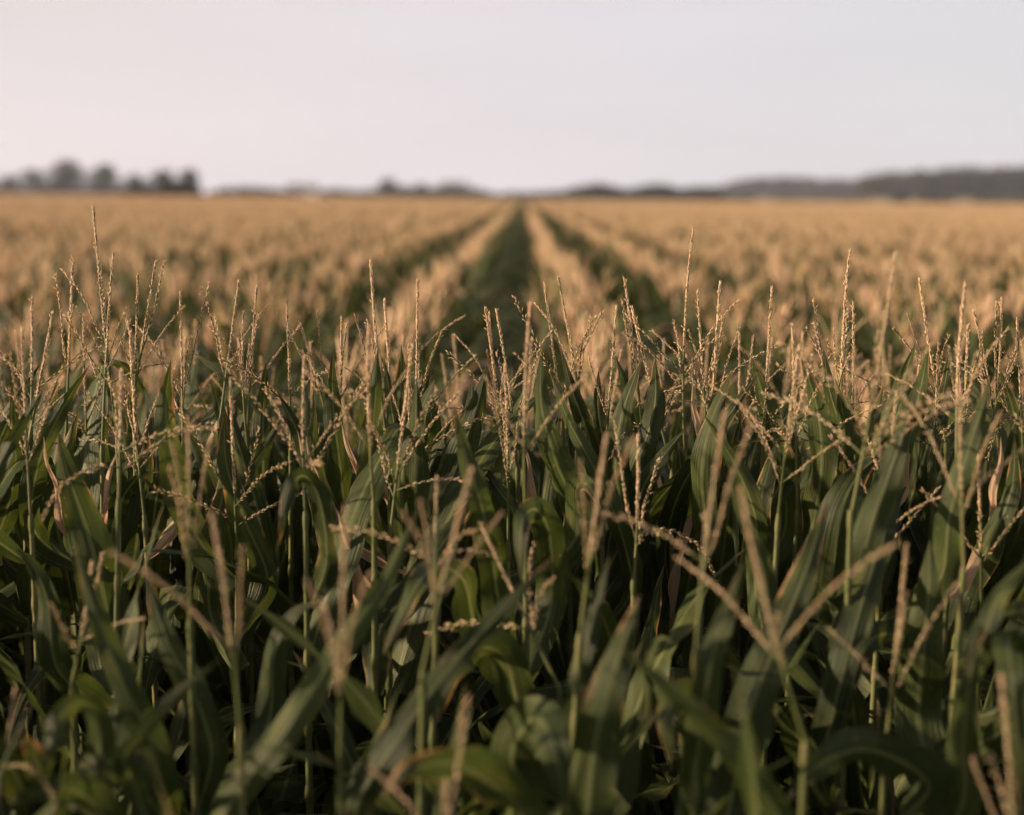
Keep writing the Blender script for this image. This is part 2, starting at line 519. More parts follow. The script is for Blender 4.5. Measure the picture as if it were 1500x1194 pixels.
def stalk_mesh(pts, r0, r1, nodes, sides=8):
    mb = MB()
    n = len(pts)
    rad = np.linspace(r0, r1, n)
    tube(mb, pts, rad, sides, 3, nid())
    for z in nodes:      # swollen joints with the leaf sheath's rim
        k = (z - pts[0][2]) / (pts[-1][2] - pts[0][2]) * (n - 1)
        if not 0 < k < n - 1: continue
        i = int(k); c = pts[i] + (pts[i + 1] - pts[i]) * (k - i); d = unit(pts[i + 1] - pts[i]); r = np.interp(k, range(n), rad)
        tube(mb, np.array([c - d * 0.012, c - d * 0.004, c + d * 0.006, c + d * 0.02]), [r * 1.02, r * 1.28, r * 1.3, r * 1.05], sides, 3, nid())
    return mb.mesh('stalk', LM)


def align(v):
    return Vector(v).to_track_quat('Z', 'Y')


# ------------------------------------------------------------------ the front plants
# tassel tip x, y, tassel foot x, y (photo pixels), distance, branch style, branches, what it looks like
G_FRONT = 'corn plants in the front rows'
FRONT = [
    (137, 305, 172, 640, 2.75, 'n', 6, 'tallest tassel in the field, its long spike bowed slightly left', 'straw'),
    (107, 380, 97, 640, 2.8, 'e', 3, 'straight bare straw spike just left of the tallest tassel', 'straw'),
    (166, 372, 150, 650, 2.7, 'n', 6, 'spike crossing low behind the tallest bowed tassel', 'straw'),
    (228, 385, 192, 600, 2.85, 'e', 2, 'slim spike leaning right beside the tallest tassel', 'straw'),
    (202, 403, 197, 620, 2.75, 'n', 4, 'short upright spike between the tallest tassel and the slim leaning one', 'straw'),
    (47, 440, 45, 640, 2.85, 'l', 5, 'leftmost sharp upright tassel, thin and straight', 'straw'),
    (77, 460, 36, 680, 2.75, 'n', 6, 'pinkish tassel leaning right near the left edge', 'straw'),
    (264, 430, 268, 650, 2.8, 'n', 5, 'thick straight spike between the tall left cluster and a leaning pair', 'straw'),
    (350, 412, 322, 620, 2.9, 'n', 4, 'thin spike leaning right above a dark pointed leaf', 'straw'),
    (357, 458, 364, 660, 2.8, 'e', 3, 'lower one of two close upright spikes left of centre', 'straw'),
    (376, 422, 362, 640, 2.85, 'n', 3, 'taller one of two close upright spikes left of centre', 'straw'),
    (420, 440, 426, 660, 2.8, 'l', 4, 'lone straight tassel over pinkish dried leaves', 'straw'),
    (440, 475, 486, 640, 2.9, 'e', 2, 'thin bare spike leaning left over pinkish dried leaves', 'straw'),
    (500, 467, 490, 660, 2.85, 'n', 5, 'pale tassel standing over a curled dry leaf', 'straw'),
    (543, 385, 572, 690, 2.75, 'n', 5, 'long tall spike leaning left, left of the fuzzy upright one', 'straw'),
    (563, 440, 576, 640, 2.85, 'e', 2, 'dark thin spike right behind the long left-leaning one', 'straw'),
    (612, 410, 606, 720, 2.7, 'n', 6, 'very upright fuzzy tassel with a sharp tall spike near the centre', 'straw'),
    (540, 480, 548, 740, 2.3, 'n', 4, 'softly blurred pale spike in front of the tall left-leaning one', 'straw'),
    (711, 452, 740, 660, 2.8, 'n', 5, 'left one of a close pair of spikes leaning left at the centre', 'straw'),
    (727, 455, 758, 690, 2.75, 'l', 6, 'right one of a close pair of spikes leaning left at the centre', 'straw'),
    (777, 445, 770, 760, 2.2, 'n', 4, 'soft upright olive spike at the centre', 'straw'),
    (798, 418, 830, 660, 2.8, 'l', 6, 'pinkish spike leaning left beside the long pointed green leaf', 'straw'),
    (818, 405, 860, 640, 2.85, 'n', 4, 'long curved spike leaning left above the pointed green leaf', 'straw'),
    (903, 450, 884, 700, 2.7, 'n', 4, 'dense tassel leaning right above a dark pointed leaf', 'straw'),
    (915, 410, 942, 640, 2.85, 'e', 3, 'reddish thin spike leaning left right of centre', 'straw'),
    (926, 452, 985, 690, 2.75, 'd', 5, 'loose open tassel with hanging pale florets', 'straw'),
    (1015, 338, 1004, 680, 2.75, 'n', 5, 'tallest tassel right of centre, straight and thick', 'straw'),
    (1022, 428, 1037, 660, 2.8, 'l', 5, 'dark spike leaning left just behind the tallest right-hand tassel', 'straw'),
    (1055, 415, 1036, 690, 2.7, 'n', 6, 'reddish spike leaning right next to the tallest right-hand tassel', 'straw'),
    (1131, 422, 1113, 740, 2.7, 'l', 5, 'bristly upright tassel with pale florets standing out', 'straw'),
    (1083, 490, 1082, 680, 2.95, 'n', 4, 'short spike in the gap left of the bristly tassel', 'straw'),
    (1161, 478, 1168, 740, 2.6, 'l', 6, 'spreading tassel with arms to both sides right of the bristly one', 'straw'),
    (1192, 440, 1236, 690, 2.75, 'n', 4, 'forked spike leaning left beside the dark upright one', 'straw'),
    (1245, 368, 1236, 720, 2.7, 'd', 6, 'dark tall upright spike, second tallest on the right', 'straw'),
    (1250, 445, 1246, 690, 2.8, 'n', 3, 'pale short spike touching the dark tall one', 'straw'),
    (1312, 372, 1246, 760, 2.05, 'l', 10, 'large blurred bushy tassel leaning right with many arms', 'straw'),
    (1347, 410, 1386, 650, 2.8, 'n', 5, 'thin spike leaning left above a broad tan-edged leaf', 'straw'),
    (1414, 418, 1402, 700, 2.4, 'n', 5, 'soft greenish spike near the right edge', 'straw'),
    (1427, 457, 1466, 680, 2.8, 'l', 6, 'curved spike leaning left near the right edge', 'straw'),
    (1467, 440, 1450, 660, 2.85, 'n', 4, 'pinkish thin spike leaning right near the right edge', 'straw'),
    (1418, 478, 1412, 660, 2.9, 'n', 5, 'low tassel between two taller spikes near the right edge', 'straw'),
    (1490, 470, 1500, 680, 2.8, 'd', 6, 'open tassel cut by the right edge of the picture', 'straw'),
    (1375, 505, 1368, 700, 2.75, 'l', 6, 'low bushy tassel in front of the soft greenish spike', 'straw'),
    (600, 525, 600, 760, 2.65, 'l', 5, 'low fuzzy tassel hugging the very upright one', 'straw'),
    (310, 755, 352, 1065, 1.55, 'n', 6, 'big blurred tassel with a V of two thick arms, lower left', 'straw'),
    (507, 745, 498, 1160, 1.5, 'e', 4, 'big blurred pinkish upright spike, lower left of centre', 'straw'),
    (134, 828, 106, 1000, 1.9, 'n', 3, 'soft fuzzy short tassel at the lower left', 'straw'),
    (1086, 720, 1180, 1085, 1.5, 'n', 5, 'big blurred tassel leaning left with wide arms, lower right', 'straw'),
    (1328, 800, 1296, 1110, 1.8, 'e', 3, 'thin pinkish upright spike, lower right', 'straw'),
    (1433, 668, 1438, 900, 2.35, 'n', 3, 'fuzzy pale upright spike low at the right edge', 'straw'),
    (888, 640, 850, 930, 1.75, 'e', 3, 'blurred tan spike in front of the centre leaves', 'straw'),
    (1062, 605, 1020, 950, 1.65, 'l', 6, 'blurred greenish spike leaning right, right of centre', 'straw'),
    (690, 690, 620, 980, 1.6, 'n', 4, 'blurred bare spike leaning right, left of centre', 'straw'),
    (275, 610, 279, 920, 1.85, 'e', 3, 'soft upright olive spike at the left', 'straw'),
    (1405, 560, 1412, 830, 1.95, 'n', 5, 'soft bare spike with crossing arms at the right', 'straw'),
    (178, 545, 174, 730, 2.3, 'd', 6, 'spreading tassel with long drooping arms at the left', 'straw'),
    (640, 700, 640, 880, 1.95, 'd', 5, 'soft low tassel with arms drooping across grey leaves', 'straw'),
    (935, 640, 928, 860, 2.35, 'd', 5, 'pale tassel with a hanging curved beaded arm', 'straw'),
    (705, 770, 820, 1010, 1.95, 'd', 5, 'soft tassel whose arms reach left over the long diagonal leaf', 'straw'),
    (22, 1010, 0, 1150, 1.6, 'd', 4, 'tassel cut by the lower left corner', 'straw'),
]

plants = []      # dicts: foot B, tip T, style, label


def add_plant(B, T, style, nb, label, unique=True, group=G_FRONT):
    plants.append(dict(B=np.array(B), T=np.array(T), style=style, nb=nb, label=label, group=group, leaves=[],
                       g=np.array((B[0] + R.uniform(-.05, .05), B[1] + R.uniform(-.04, .04), 0.0)), u=unique))
    return plants[-1]


def deeper(D):
    return D + (2.35 - D) * 0.20 if D < 2.35 else D


for tx, ty, bx, by, D, st, nb, lab, _ in FRONT:
    if D < 2.1 and nb < 10: nb = min(nb, 3)
    elif nb < 10: nb = max(2, round(nb * .75))
    D = deeper(D)
    B = P(bx, by, D)
    T = P(tx, ty, D + R.uniform(-0.05, 0.05))
    add_plant(B, T, st, nb, 'corn plant: ' + lab)

# plants filling the crosswise front rows between them
FILL = []
rows_y = [1.62, 2.02, 2.45, 2.9, 3.3, 3.7]
for ry in rows_y:
    half = 0.40 * ry + 0.12
    x = -half + R.uniform(0, 0.1)
    while x < half:
        c = np.array((x + R.uniform(-.03, .03), ry + R.uniform(-.12, .12)))
        if all(np.hypot(*(c - p['B'][:2])) > (0.105 if ry > 2.2 else 0.19) for p in plants):
            tip = CAM_H - (R.uniform(0.22, 0.34) + max(0, ry - 2.8) * 0.13 if ry > 2.2 else R.uniform(0.46, 0.56))
            ln = R.uniform(0.26, 0.36)
            quiet = ry < 2.3 and R.random() < 0.9       # tassel still half inside the top leaves
            if quiet: tip -= 0.17; ln = 0.14
            T = np.array((c[0] + R.uniform(-.05, .05), c[1] + R.uniform(-.05, .05), tip))
            B = np.array((c[0], c[1], tip - ln))
            sty = R.choice('nnnledl')
            FILL.append(add_plant(B, T, sty if not quiet else 'e', R.randint(3, 6) if not quiet else 2, None, False))
        x += (0.165 if ry > 2.2 else 0.33) + R.uniform(-.03, .03)

# ------------------------------------------------------------------ leaves drawn from the photograph's own: points tip first, (x, y, distance)
# (points, width in m, facing in degrees 0 = broad side to the camera, dry?)
HERO = [
    ([(823, 514, 2.7), (838, 572, 2.7), (862, 640, 2.72), (874, 705, 2.75), (868, 780, 2.8)], 0.042, 20, 0),
    ([(806, 545, 2.65), (832, 615, 2.62), (872, 690, 2.6), (908, 775, 2.6), (925, 860, 2.65)], 0.036, 25, 0),
    ([(901, 520, 2.9), (915, 560, 2.9), (932, 615, 2.92), (938, 690, 2.95)], 0.034, 30, 0),
    ([(1112, 545, 2.65), (1070, 605, 2.65), (1026, 668, 2.65), (992, 730, 2.7), (975, 800, 2.75)], 0.036, 10, 0),
    ([(1004, 628, 2.6), (968, 672, 2.6), (938, 725, 2.62), (925, 800, 2.7)], 0.045, 15, 0),
    ([(665, 592, 2.2), (682, 665, 2.2), (705, 740, 2.2), (722, 820, 2.25), (735, 920, 2.3)], 0.055, 20, 0),
    ([(713, 536, 2.6), (699, 595, 2.6), (674, 670, 2.6), (648, 742, 2.6), (632, 820, 2.62)], 0.062, 10, 0),
    ([(632, 540, 2.8), (612, 590, 2.8), (580, 640, 2.8), (545, 720, 2.8)], 0.04, 15, 0),
    ([(588, 505, 2.85), (587, 560, 2.85), (580, 620, 2.85), (572, 700, 2.85)], 0.036, 10, 0),
    ([(619, 548, 2.8), (632, 610, 2.8), (634, 680, 2.8), (622, 760, 2.8)], 0.05, 15, 0),
    ([(331, 580, 2.6), (346, 640, 2.6), (364, 700, 2.6), (380, 760, 2.6), (390, 840, 2.6)], 0.042, 15, 0),
    ([(417, 604, 2.7), (385, 660, 2.68), (352, 705, 2.66), (318, 745, 2.66), (300, 830, 2.7)], 0.036, 10, 0),
    ([(86, 632, 2.4), (98, 690, 2.4), (122, 760, 2.4), (142, 830, 2.4), (160, 920, 2.42)], 0.075, 10, 0),
    ([(18, 552, 2.8), (22, 610, 2.8), (26, 670, 2.8), (22, 760, 2.8)], 0.034, 15, 0),
    ([(62, 572, 2.3), (30, 625, 2.3), (0, 680, 2.3), (-30, 760, 2.3)], 0.036, 10, 0),
    ([(1451, 548, 2.2), (1436, 605, 2.2), (1412, 680, 2.2), (1390, 760, 2.2), (1376, 850, 2.22)], 0.055, 10, 0),
    ([(1346, 552, 2.1), (1326, 625, 2.1), (1300, 700, 2.1), (1274, 780, 2.1), (1250, 880, 2.12)], 0.058, 10, 0),
    ([(1300, 660, 2.45), (1262, 690, 2.45), (1235, 740, 2.42), (1222, 810, 2.42), (1218, 900, 2.45)], 0.085, 15, 0),
    ([(1222, 700, 2.6), (1205, 655, 2.62), (1180, 622, 2.65), (1152, 628, 2.68), (1148, 690, 2.7)], 0.050, 55, 0),
    ([(812, 815, 1.75), (742, 888, 1.7), (664, 972, 1.66), (592, 1070, 1.62), (520, 1194, 1.62)], 0.046, 10, 0),
    ([(612, 745, 1.85), (566, 850, 1.75), (498, 950, 1.68), (424, 1062, 1.62), (330, 1194, 1.6)], 0.046, 10, 0),
    ([(936, 872, 1.6), (912, 945, 1.6), (885, 1030, 1.6), (868, 1110, 1.6), (855, 1230, 1.62)], 0.075, 12, 0),
    ([(905, 945, 1.38), (975, 1005, 1.38), (1050, 1075, 1.4), (1105, 1140, 1.42), (1160, 1230, 1.45)], 0.036, 20, 0),
    ([(832, 1200, 1.5), (820, 1130, 1.5), (806, 1080, 1.52), (790, 1055, 1.58), (770, 1062, 1.66), (750, 1120, 1.7)], 0.070, 25, 0),
    ([(560, 960, 1.9), (585, 905, 1.92), (612, 855, 1.96), (640, 832, 2.05), (680, 850, 2.1), (700, 930, 2.15)], 0.062, 60, 0),
    ([(108, 790, 1.8), (140, 895, 1.78), (180, 1000, 1.76), (222, 1090, 1.76), (250, 1200, 1.78)], 0.050, 15, 0),
    ([(325, 962, 1.5), (270, 1010, 1.48), (215, 1062, 1.46), (183, 1108, 1.46), (196, 1150, 1.5), (225, 1210, 1.52)], 0.030, 45, 0),
    ([(60, 1165, 1.55), (76, 1100, 1.55), (88, 1050, 1.58), (115, 1030, 1.6), (140, 1048, 1.62), (138, 1120, 1.64)], 0.040, 35, 0),
    ([(1404, 1010, 1.7), (1424, 950, 1.7), (1444, 910, 1.72), (1475, 898, 1.76), (1520, 905, 1.8), (1560, 990, 1.85)], 0.040, 40, 0),
    ([(1540, 800, 1.75), (1500, 832, 1.74), (1460, 880, 1.72), (1432, 960, 1.72)], 0.040, 20, 0),
    ([(1092, 818, 1.65), (1068, 890, 1.64), (1045, 955, 1.62), (1032, 1030, 1.62), (1020, 1130, 1.65)], 0.045, 15, 0),
    ([(1212, 735, 2.0), (1182, 830, 1.9), (1140, 935, 1.85), (1096, 1050, 1.8), (1066, 1194, 1.8)], 0.075, 10, 0),
    ([(1330, 640, 2.3), (1300, 760, 2.15), (1266, 870, 2.05), (1236, 980, 2.0), (1205, 1120, 2.0)], 0.060, 12, 0),
    ([(1362, 790, 2.1), (1360, 870, 2.08), (1352, 960, 2.08), (1346, 1060, 2.1)], 0.085, 10, 0),
    ([(1432, 930, 1.7), (1420, 1000, 1.68), (1412, 1080, 1.68), (1405, 1190, 1.7)], 0.055, 10, 0),
    ([(1496, 1194, 1.6), (1490, 1080, 1.6), (1482, 990, 1.62), (1478, 945, 1.68), (1484, 960, 1.76), (1490, 1050, 1.8)], 0.045, 15, 0),
    ([(990, 950, 1.85), (978, 936, 1.87), (962, 940, 1.9), (948, 985, 1.92), (940, 1060, 1.95)], 0.028, 45, 0),
    ([(893, 815, 1.8), (874, 885, 1.78), (856, 960, 1.76), (842, 1060, 1.76), (836, 1180, 1.8)], 0.045, 15, 0),
    ([(408, 800, 2.1), (418, 745, 2.12), (434, 702, 2.15), (452, 702, 2.2), (470, 740, 2.22), (478, 820, 2.25)], 0.040, 40, 0),
    ([(500, 620, 2.7), (510, 655, 2.7), (528, 695, 2.7), (548, 740, 2.72), (556, 800, 2.76)], 0.030, 25, 1),
    ([(436, 632, 2.65), (450, 690, 2.65), (466, 740, 2.65), (478, 810, 2.65)], 0.022, 30, 1),
    ([(468, 620, 2.75), (462, 680, 2.75), (470, 740, 2.75), (486, 800, 2.75)], 0.018, 40, 1),
    ([(494, 748, 2.4), (508, 790, 2.4), (524, 840, 2.4), (536, 900, 2.42)], 0.030, 25, 1),
    ([(212, 832, 1.9), (228, 890, 1.88), (250, 950, 1.86), (282, 1010, 1.85), (310, 1100, 1.85)], 0.050, 12, 0),
    ([(702, 672, 2.6), (726, 712, 2.58), (752, 752, 2.56), (770, 830, 2.6)], 0.038, 20, 0),
    ([(765, 860, 2.05), (762, 800, 2.06), (768, 757, 2.1), (788, 748, 2.2), (806, 790, 2.3), (808, 880, 2.35)], 0.055, 12, 0),
    ([(880, 745, 2.4), (862, 712, 2.42), (845, 715, 2.48), (842, 790, 2.5)], 0.050, 15, 0),
    ([(700, 720, 2.45), (660, 780, 2.4), (610, 860, 2.36), (560, 920, 2.35)], 0.050, 15, 0),
    ([(1085, 610, 2.75), (1078, 670, 2.75), (1066, 740, 2.75), (1062, 820, 2.75)], 0.050, 12, 0),
    ([(1155, 590, 2.9), (1140, 660, 2.9), (1122, 740, 2.9), (1112, 830, 2.9)], 0.050, 15, 0),
    ([(962, 560, 2.9), (950, 630, 2.9), (946, 700, 2.9)], 0.040, 15, 0),
    ([(1066, 690, 2.1), (1090, 760, 2.1), (1118, 830, 2.1), (1140, 930, 2.1)], 0.040, 20, 0),
    ([(470, 880, 2.0), (430, 900, 2.0), (400, 960, 2.0), (392, 1060, 2.0)], 0.06, 40, 0),
    ([(20, 800, 2.2), (48, 830, 2.2), (70, 880, 2.2), (84, 980, 2.2)], 0.06, 30, 0),
    ([(640, 1060, 1.9), (665, 985, 1.92), (700, 950, 1.98), (740, 965, 2.02), (760, 1040, 2.05)], 0.075, 50, 0),
    ([(560, 1170, 1.4), (600, 1130, 1.4), (660, 1120, 1.44), (720, 1150, 1.5), (760, 1200, 1.55)], 0.075, 50, 0),
    ([(1150, 1180, 1.6), (1200, 1120, 1.62), (1280, 1100, 1.66), (1360, 1150, 1.7)], 0.075, 60, 0),
    ([(1240, 1040, 2.0), (1262, 960, 2.0), (1290, 930, 2.04), (1330, 945, 2.1), (1350, 1030, 2.15)], 0.07, 40, 0),
    ([(985, 1130, 1.75), (975, 1060, 1.75), (985, 1030, 1.8), (1010, 1020, 1.86), (1025, 1100, 1.9)], 0.06, 20, 0),
    ([(10, 1180, 1.5), (60, 1160, 1.5), (120, 1165, 1.55), (160, 1230, 1.6)], 0.07, 50, 0),
    ([(160, 1190, 1.6), (165, 1130, 1.62), (190, 1115, 1.68), (225, 1180, 1.7)], 0.05, 20, 0),
]


# more upright pointed top blades among the sharp tassels
for i in range(54):
    hx = 10 + 1480 * (i + R.uniform(.1, .9)) / 54
    hy, hd, sl = R.uniform(500, 655), R.uniform(2.45, 3.0), R.uniform(-85, 85)
    bend = R.uniform(-25, 25)
    HERO.append(([(hx, hy, hd), (hx + sl * .35 + bend, hy + 75, hd), (hx + sl * .75 + bend, hy + 155, hd), (hx + sl * 1.0, hy + 245, hd + .03)], R.uniform(.040, .056), 42, 0))
# pale dried leaf tips among the tassels
for hx, hy, sl in ((64, 640, 20), (172, 660, -15), (232, 612, 30), (448, 640, 25), (470, 690, 30), (520, 640, 40), (592, 560, -8), (760, 640, 15),
                   (1015, 560, 8), (1030, 720, -30), (1300, 650, -30), (1352, 600, -25), (1466, 640, -12)):
    hd = R.uniform(2.5, 2.8)
    HERO.append(([(hx, hy, hd), (hx + sl * .5 + R.uniform(-6, 6), hy + 35, hd), (hx + sl, hy + 75, hd), (hx + sl * 1.5, hy + 130, hd + .02)], R.uniform(.018, .028), 40, 1))


def catmull(pts, n):
    pts = np.asarray(pts, float)
    p = np.concatenate([[2 * pts[0] - pts[1]], pts, [2 * pts[-1] - pts[-2]]])
    m = len(pts) - 1
    o = []
    for u in np.linspace(0, m, n):
        i = min(int(u), m - 1); f = u - i
        a, b, c, d = p[i:i + 4]
        o.append(0.5 * (2 * b + (c - a) * f + (2 * a - 5 * b + 4 * c - d) * f * f + (3 * b - a - 3 * c + d) * f ** 3))
    return np.array(o)


def stalk_at(p, z):
    k = np.clip(z / p['B'][2], 0, 1)
    return p['g'] + (p['B'] - p['g']) * k


for pts, W, face, dry in HERO:
    W *= deeper(pts[0][2]) / pts[0][2] * (1.2 if pts[0][2] > 2.3 and not dry else 1.0)
    wp = np.array([P(a, b, deeper(c)) for a, b, c in pts])[::-1]         # foot first
    foot = wp[0]
    zj = max(foot[2] - 0.10, 0.5)
    best, bd = None, 9
    for p in plants:
        if p['B'][2] < foot[2] - 0.12: continue
        dd = np.hypot(*(stalk_at(p, zj)[:2] - foot[:2]))
        if dd < bd: best, bd = p, dd
    if bd > 0.20:
        c = foot[:2] + np.array((R.uniform(-.04, .04), R.uniform(-.02, .05)))
        zt = min(CAM_H - 0.35, max(foot[2] + 0.12, 1.75)) + 0.22
        best = add_plant((c[0], c[1], zt - 0.3), (c[0] + R.uniform(-.04, .04), c[1], zt), R.choice('nle'), R.randint(3, 6), None, False)
    best['leaves'].append((wp, W, face, dry, zj))


def hero_leaf(p, wp, W, face, dry, zj):
    st = stalk_at(p, zj)
    d = wp[0] - st
    pts = np.concatenate([[st, st + d * 0.35 + np.array((0, 0, -0.012))], wp])
    sp = catmull(pts, 44)
    T = unit(np.gradient(sp, axis=0))
    view = unit(sp - np.array((0, 0, CAM_H)))
    S = unit(np.cross(T, view))
    # keep the side direction continuous through folds
    for i in range(1, len(S)):
        if (S[i] * S[i - 1]).sum() < 0: S[i] = -S[i]
    k = np.ones(7) / 7
    S = unit(np.stack([np.convolve(np.pad(S[:, i], 3, mode='edge'), k, 'valid') for i in range(3)], 1))
    Nn = np.cross(S, T)
    tw = math.radians(face) * np.linspace(0.8, 0.35, len(sp)) * (1 if R.random() < .5 else -1)
    if face >= 40:                     # blades turned to catch the low sun
        sd = np.array(sdir)
        if abs((np.cross(S * np.cos(tw)[:, None] + Nn * np.sin(tw)[:, None], T) @ sd)).mean() < abs((np.cross(S * np.cos(tw)[:, None] - Nn * np.sin(tw)[:, None], T) @ sd)).mean():
            tw = -tw
    S = S * np.cos(tw)[:, None] + Nn * np.sin(tw)[:, None]
    mb = MB()
    blade(mb, sp, S, W * (1.0 if wp[0][1] > 2.25 else 0.9), 9, wave=0.005 + 0.05 * W, ids=nid(), mt=1 if dry else 0, ph=R.uniform(0, 6), base=0.6, tipp=3.6, vf=(0.7, 0.28 if not dry else 0.8))
    return mb.mesh('leaf', [M_LEAF, M_DRY])


HS = []                              # where the large blades stand, so that lesser ones do not crowd them out
for pts, W, face, dry in HERO:
    for a, b, c in catmull([(a, b, deeper(c)) for a, b, c in pts], 12):
        HS.append((a, b, c, FPX * W * 0.55 / c + 14))
HS = np.array(HS)


def crowds(me, loc, a, s):
    co = np.empty(len(me.vertices) * 3); me.vertices.foreach_get('co', co)
    co = co.reshape(-1, 3)[3::14] * s
    c_, s_ = math.cos(a), math.sin(a)
    wv = np.stack([co[:, 0] * c_ - co[:, 1] * s_, co[:, 0] * s_ + co[:, 1] * c_, co[:, 2]], 1) + loc
    n = 0
    for q in wv:
        pr = project(q)
        if pr is None: continue
        d = np.hypot(HS[:, 0] - pr[0], HS[:, 1] - pr[1])
        n += bool(((d < HS[:, 3]) & (HS[:, 2] > q[1] + 0.03)).any())
    return n >= 2


def build_front(p):
    """one maize plant with every leaf, its stalk, tassel and tassel branches as meshes of their own"""
    g, B, T = p['g'], p['B'], p['T']
    root = bpy.data.objects.new('corn_plant', None); C.objects.link(root)
    root.empty_display_size = 0.1
    root.location = g
    tag(root, p['label'], 'corn plant', p['group'])
    gv = Vector(g)
    t = np.linspace(0, 1, 12)[:, None]
    pts = (B - g) * t
    pts[:, 0] += np.sin(t[:, 0] * math.pi) * R.uniform(-.02, .02)
    az0 = math.pi / 2 + R.gauss(0, 0.6)
    near = B[1] < 2.15
    topz = B[2] - R.uniform(0.0, 0.03)
    nodes, z, i = [], topz, 0
    while z > 0.75:
        nodes.append(z); z -= R.uniform(0.13, 0.19) * (0.6 if i < 4 and near else 0.8 if near else 0.8); i += 1
    o = obj('stalk', stalk_mesh(pts, 0.013, 0.0042, nodes), root)
    have = len(p['leaves'])
    for k, z in enumerate(nodes):
        if k < have and (k + (g[0] * 100) % 2) < have and near: continue
        if k >= 1 and k <= have: continue
        kind = 'top' if k < (4 if near else 2) else 'up' if k < (8 if near else 5) else 'low'
        if not near and (k == 2 and R.random() < 0.10 or k == 1 and R.random() < 0.06): kind_m = 'dry'
        else: kind_m = kind
        me = R.choice(POOL[kind_m])
        a = az0 + (k % 2) * math.pi + R.uniform(-.35, .35)
        s = R.uniform(0.85, 1.1)
        # keep blades growing from the near rows under the line of the tassels
        if near: s *= 1.3 if kind_m == 'top' else 1.1
        top = max(v.co.z for v in me.vertices) * s + z
        lim = CAM_H - (R.choice((0.33, 0.38, 0.44, 0.50)) + max(0, B[1] - 2.8) * 0.15 if not near else R.choice((0.48, 0.56, 0.62)))
        tilt = 0.0
        if top > lim: z = max(z - (top - lim), 0.7)
        if crowds(me, stalk_at(p, z), a, s) and R.random() < 0.85: continue
        l = obj('leaf', me, root)
        l.location = Vector(stalk_at(p, z) - g)
        l.rotation_euler = (R.uniform(-.08, .08), R.uniform(-.08, .08), a)
        l.scale = (s, s * (1.05 if near else 1.1), s)
    for h in p['leaves']:
        me = hero_leaf(p, *h)
        l = obj('leaf', me, root)
        l.location = -gv
    # tassel
    ax = T - B
    L = float(np.linalg.norm(ax))
    Ls = min(L * 0.62, 0.27 if not near else 0.30)
    mb, spts = tassel_spike(R, L - Ls, Ls, fat=R.uniform(0.85, 1.05) * (0.85 if near else 1), bow=0.10)
    ts = obj('tassel', mb.mesh('tassel', LM), root)
    ts.location = Vector(B - g)
    ts.rotation_mode = 'QUATERNION'
    ts.rotation_quaternion = align(ax)
    azb = R.uniform(0, 6.28)
    for k in range(p['nb']):
        b = obj('tassel_branch', R.choice(BR[p['style']] if R.random() < .8 else BR['n']), ts)
        zz = (L - Ls) * 0.98 - k * 0.012 * (6 / max(p['nb'], 6)) - 0.004 * R.random()
        b.location = Vector((float(np.interp(zz, spts[:, 2], spts[:, 0])), float(np.interp(zz, spts[:, 2], spts[:, 1])), zz))
        b.rotation_euler = (0, 0, azb + k * 2.4 + R.uniform(-.4, .4))
        s = R.uniform(0.75, 1.15)
        b.scale = (s, s, s)
    return root


# describe the plants that fill the rows by what stands next to them
heroes = [p for p in plants if p['label']]
for p in plants:
    if p['label'] is None:
        p['group'] = 'corn plants filling the front rows'
        if p['B'][1] < 2.2: p['label'] = 'blurred low corn plant in the dark green front row at the bottom'
        elif p['B'][1] < 3.2: p['label'] = 'lower corn plant with straw tassel among the sharp tall spikes'
        else: p['label'] = 'corn plant with soft straw tassel just behind the sharp spikes'
for p in plants:
    build_front(p)

# ------------------------------------------------------------------ the long rows behind
ROW, X0, PL = 0.80, 0.275, 0.155
Y_ROWS = 4.2


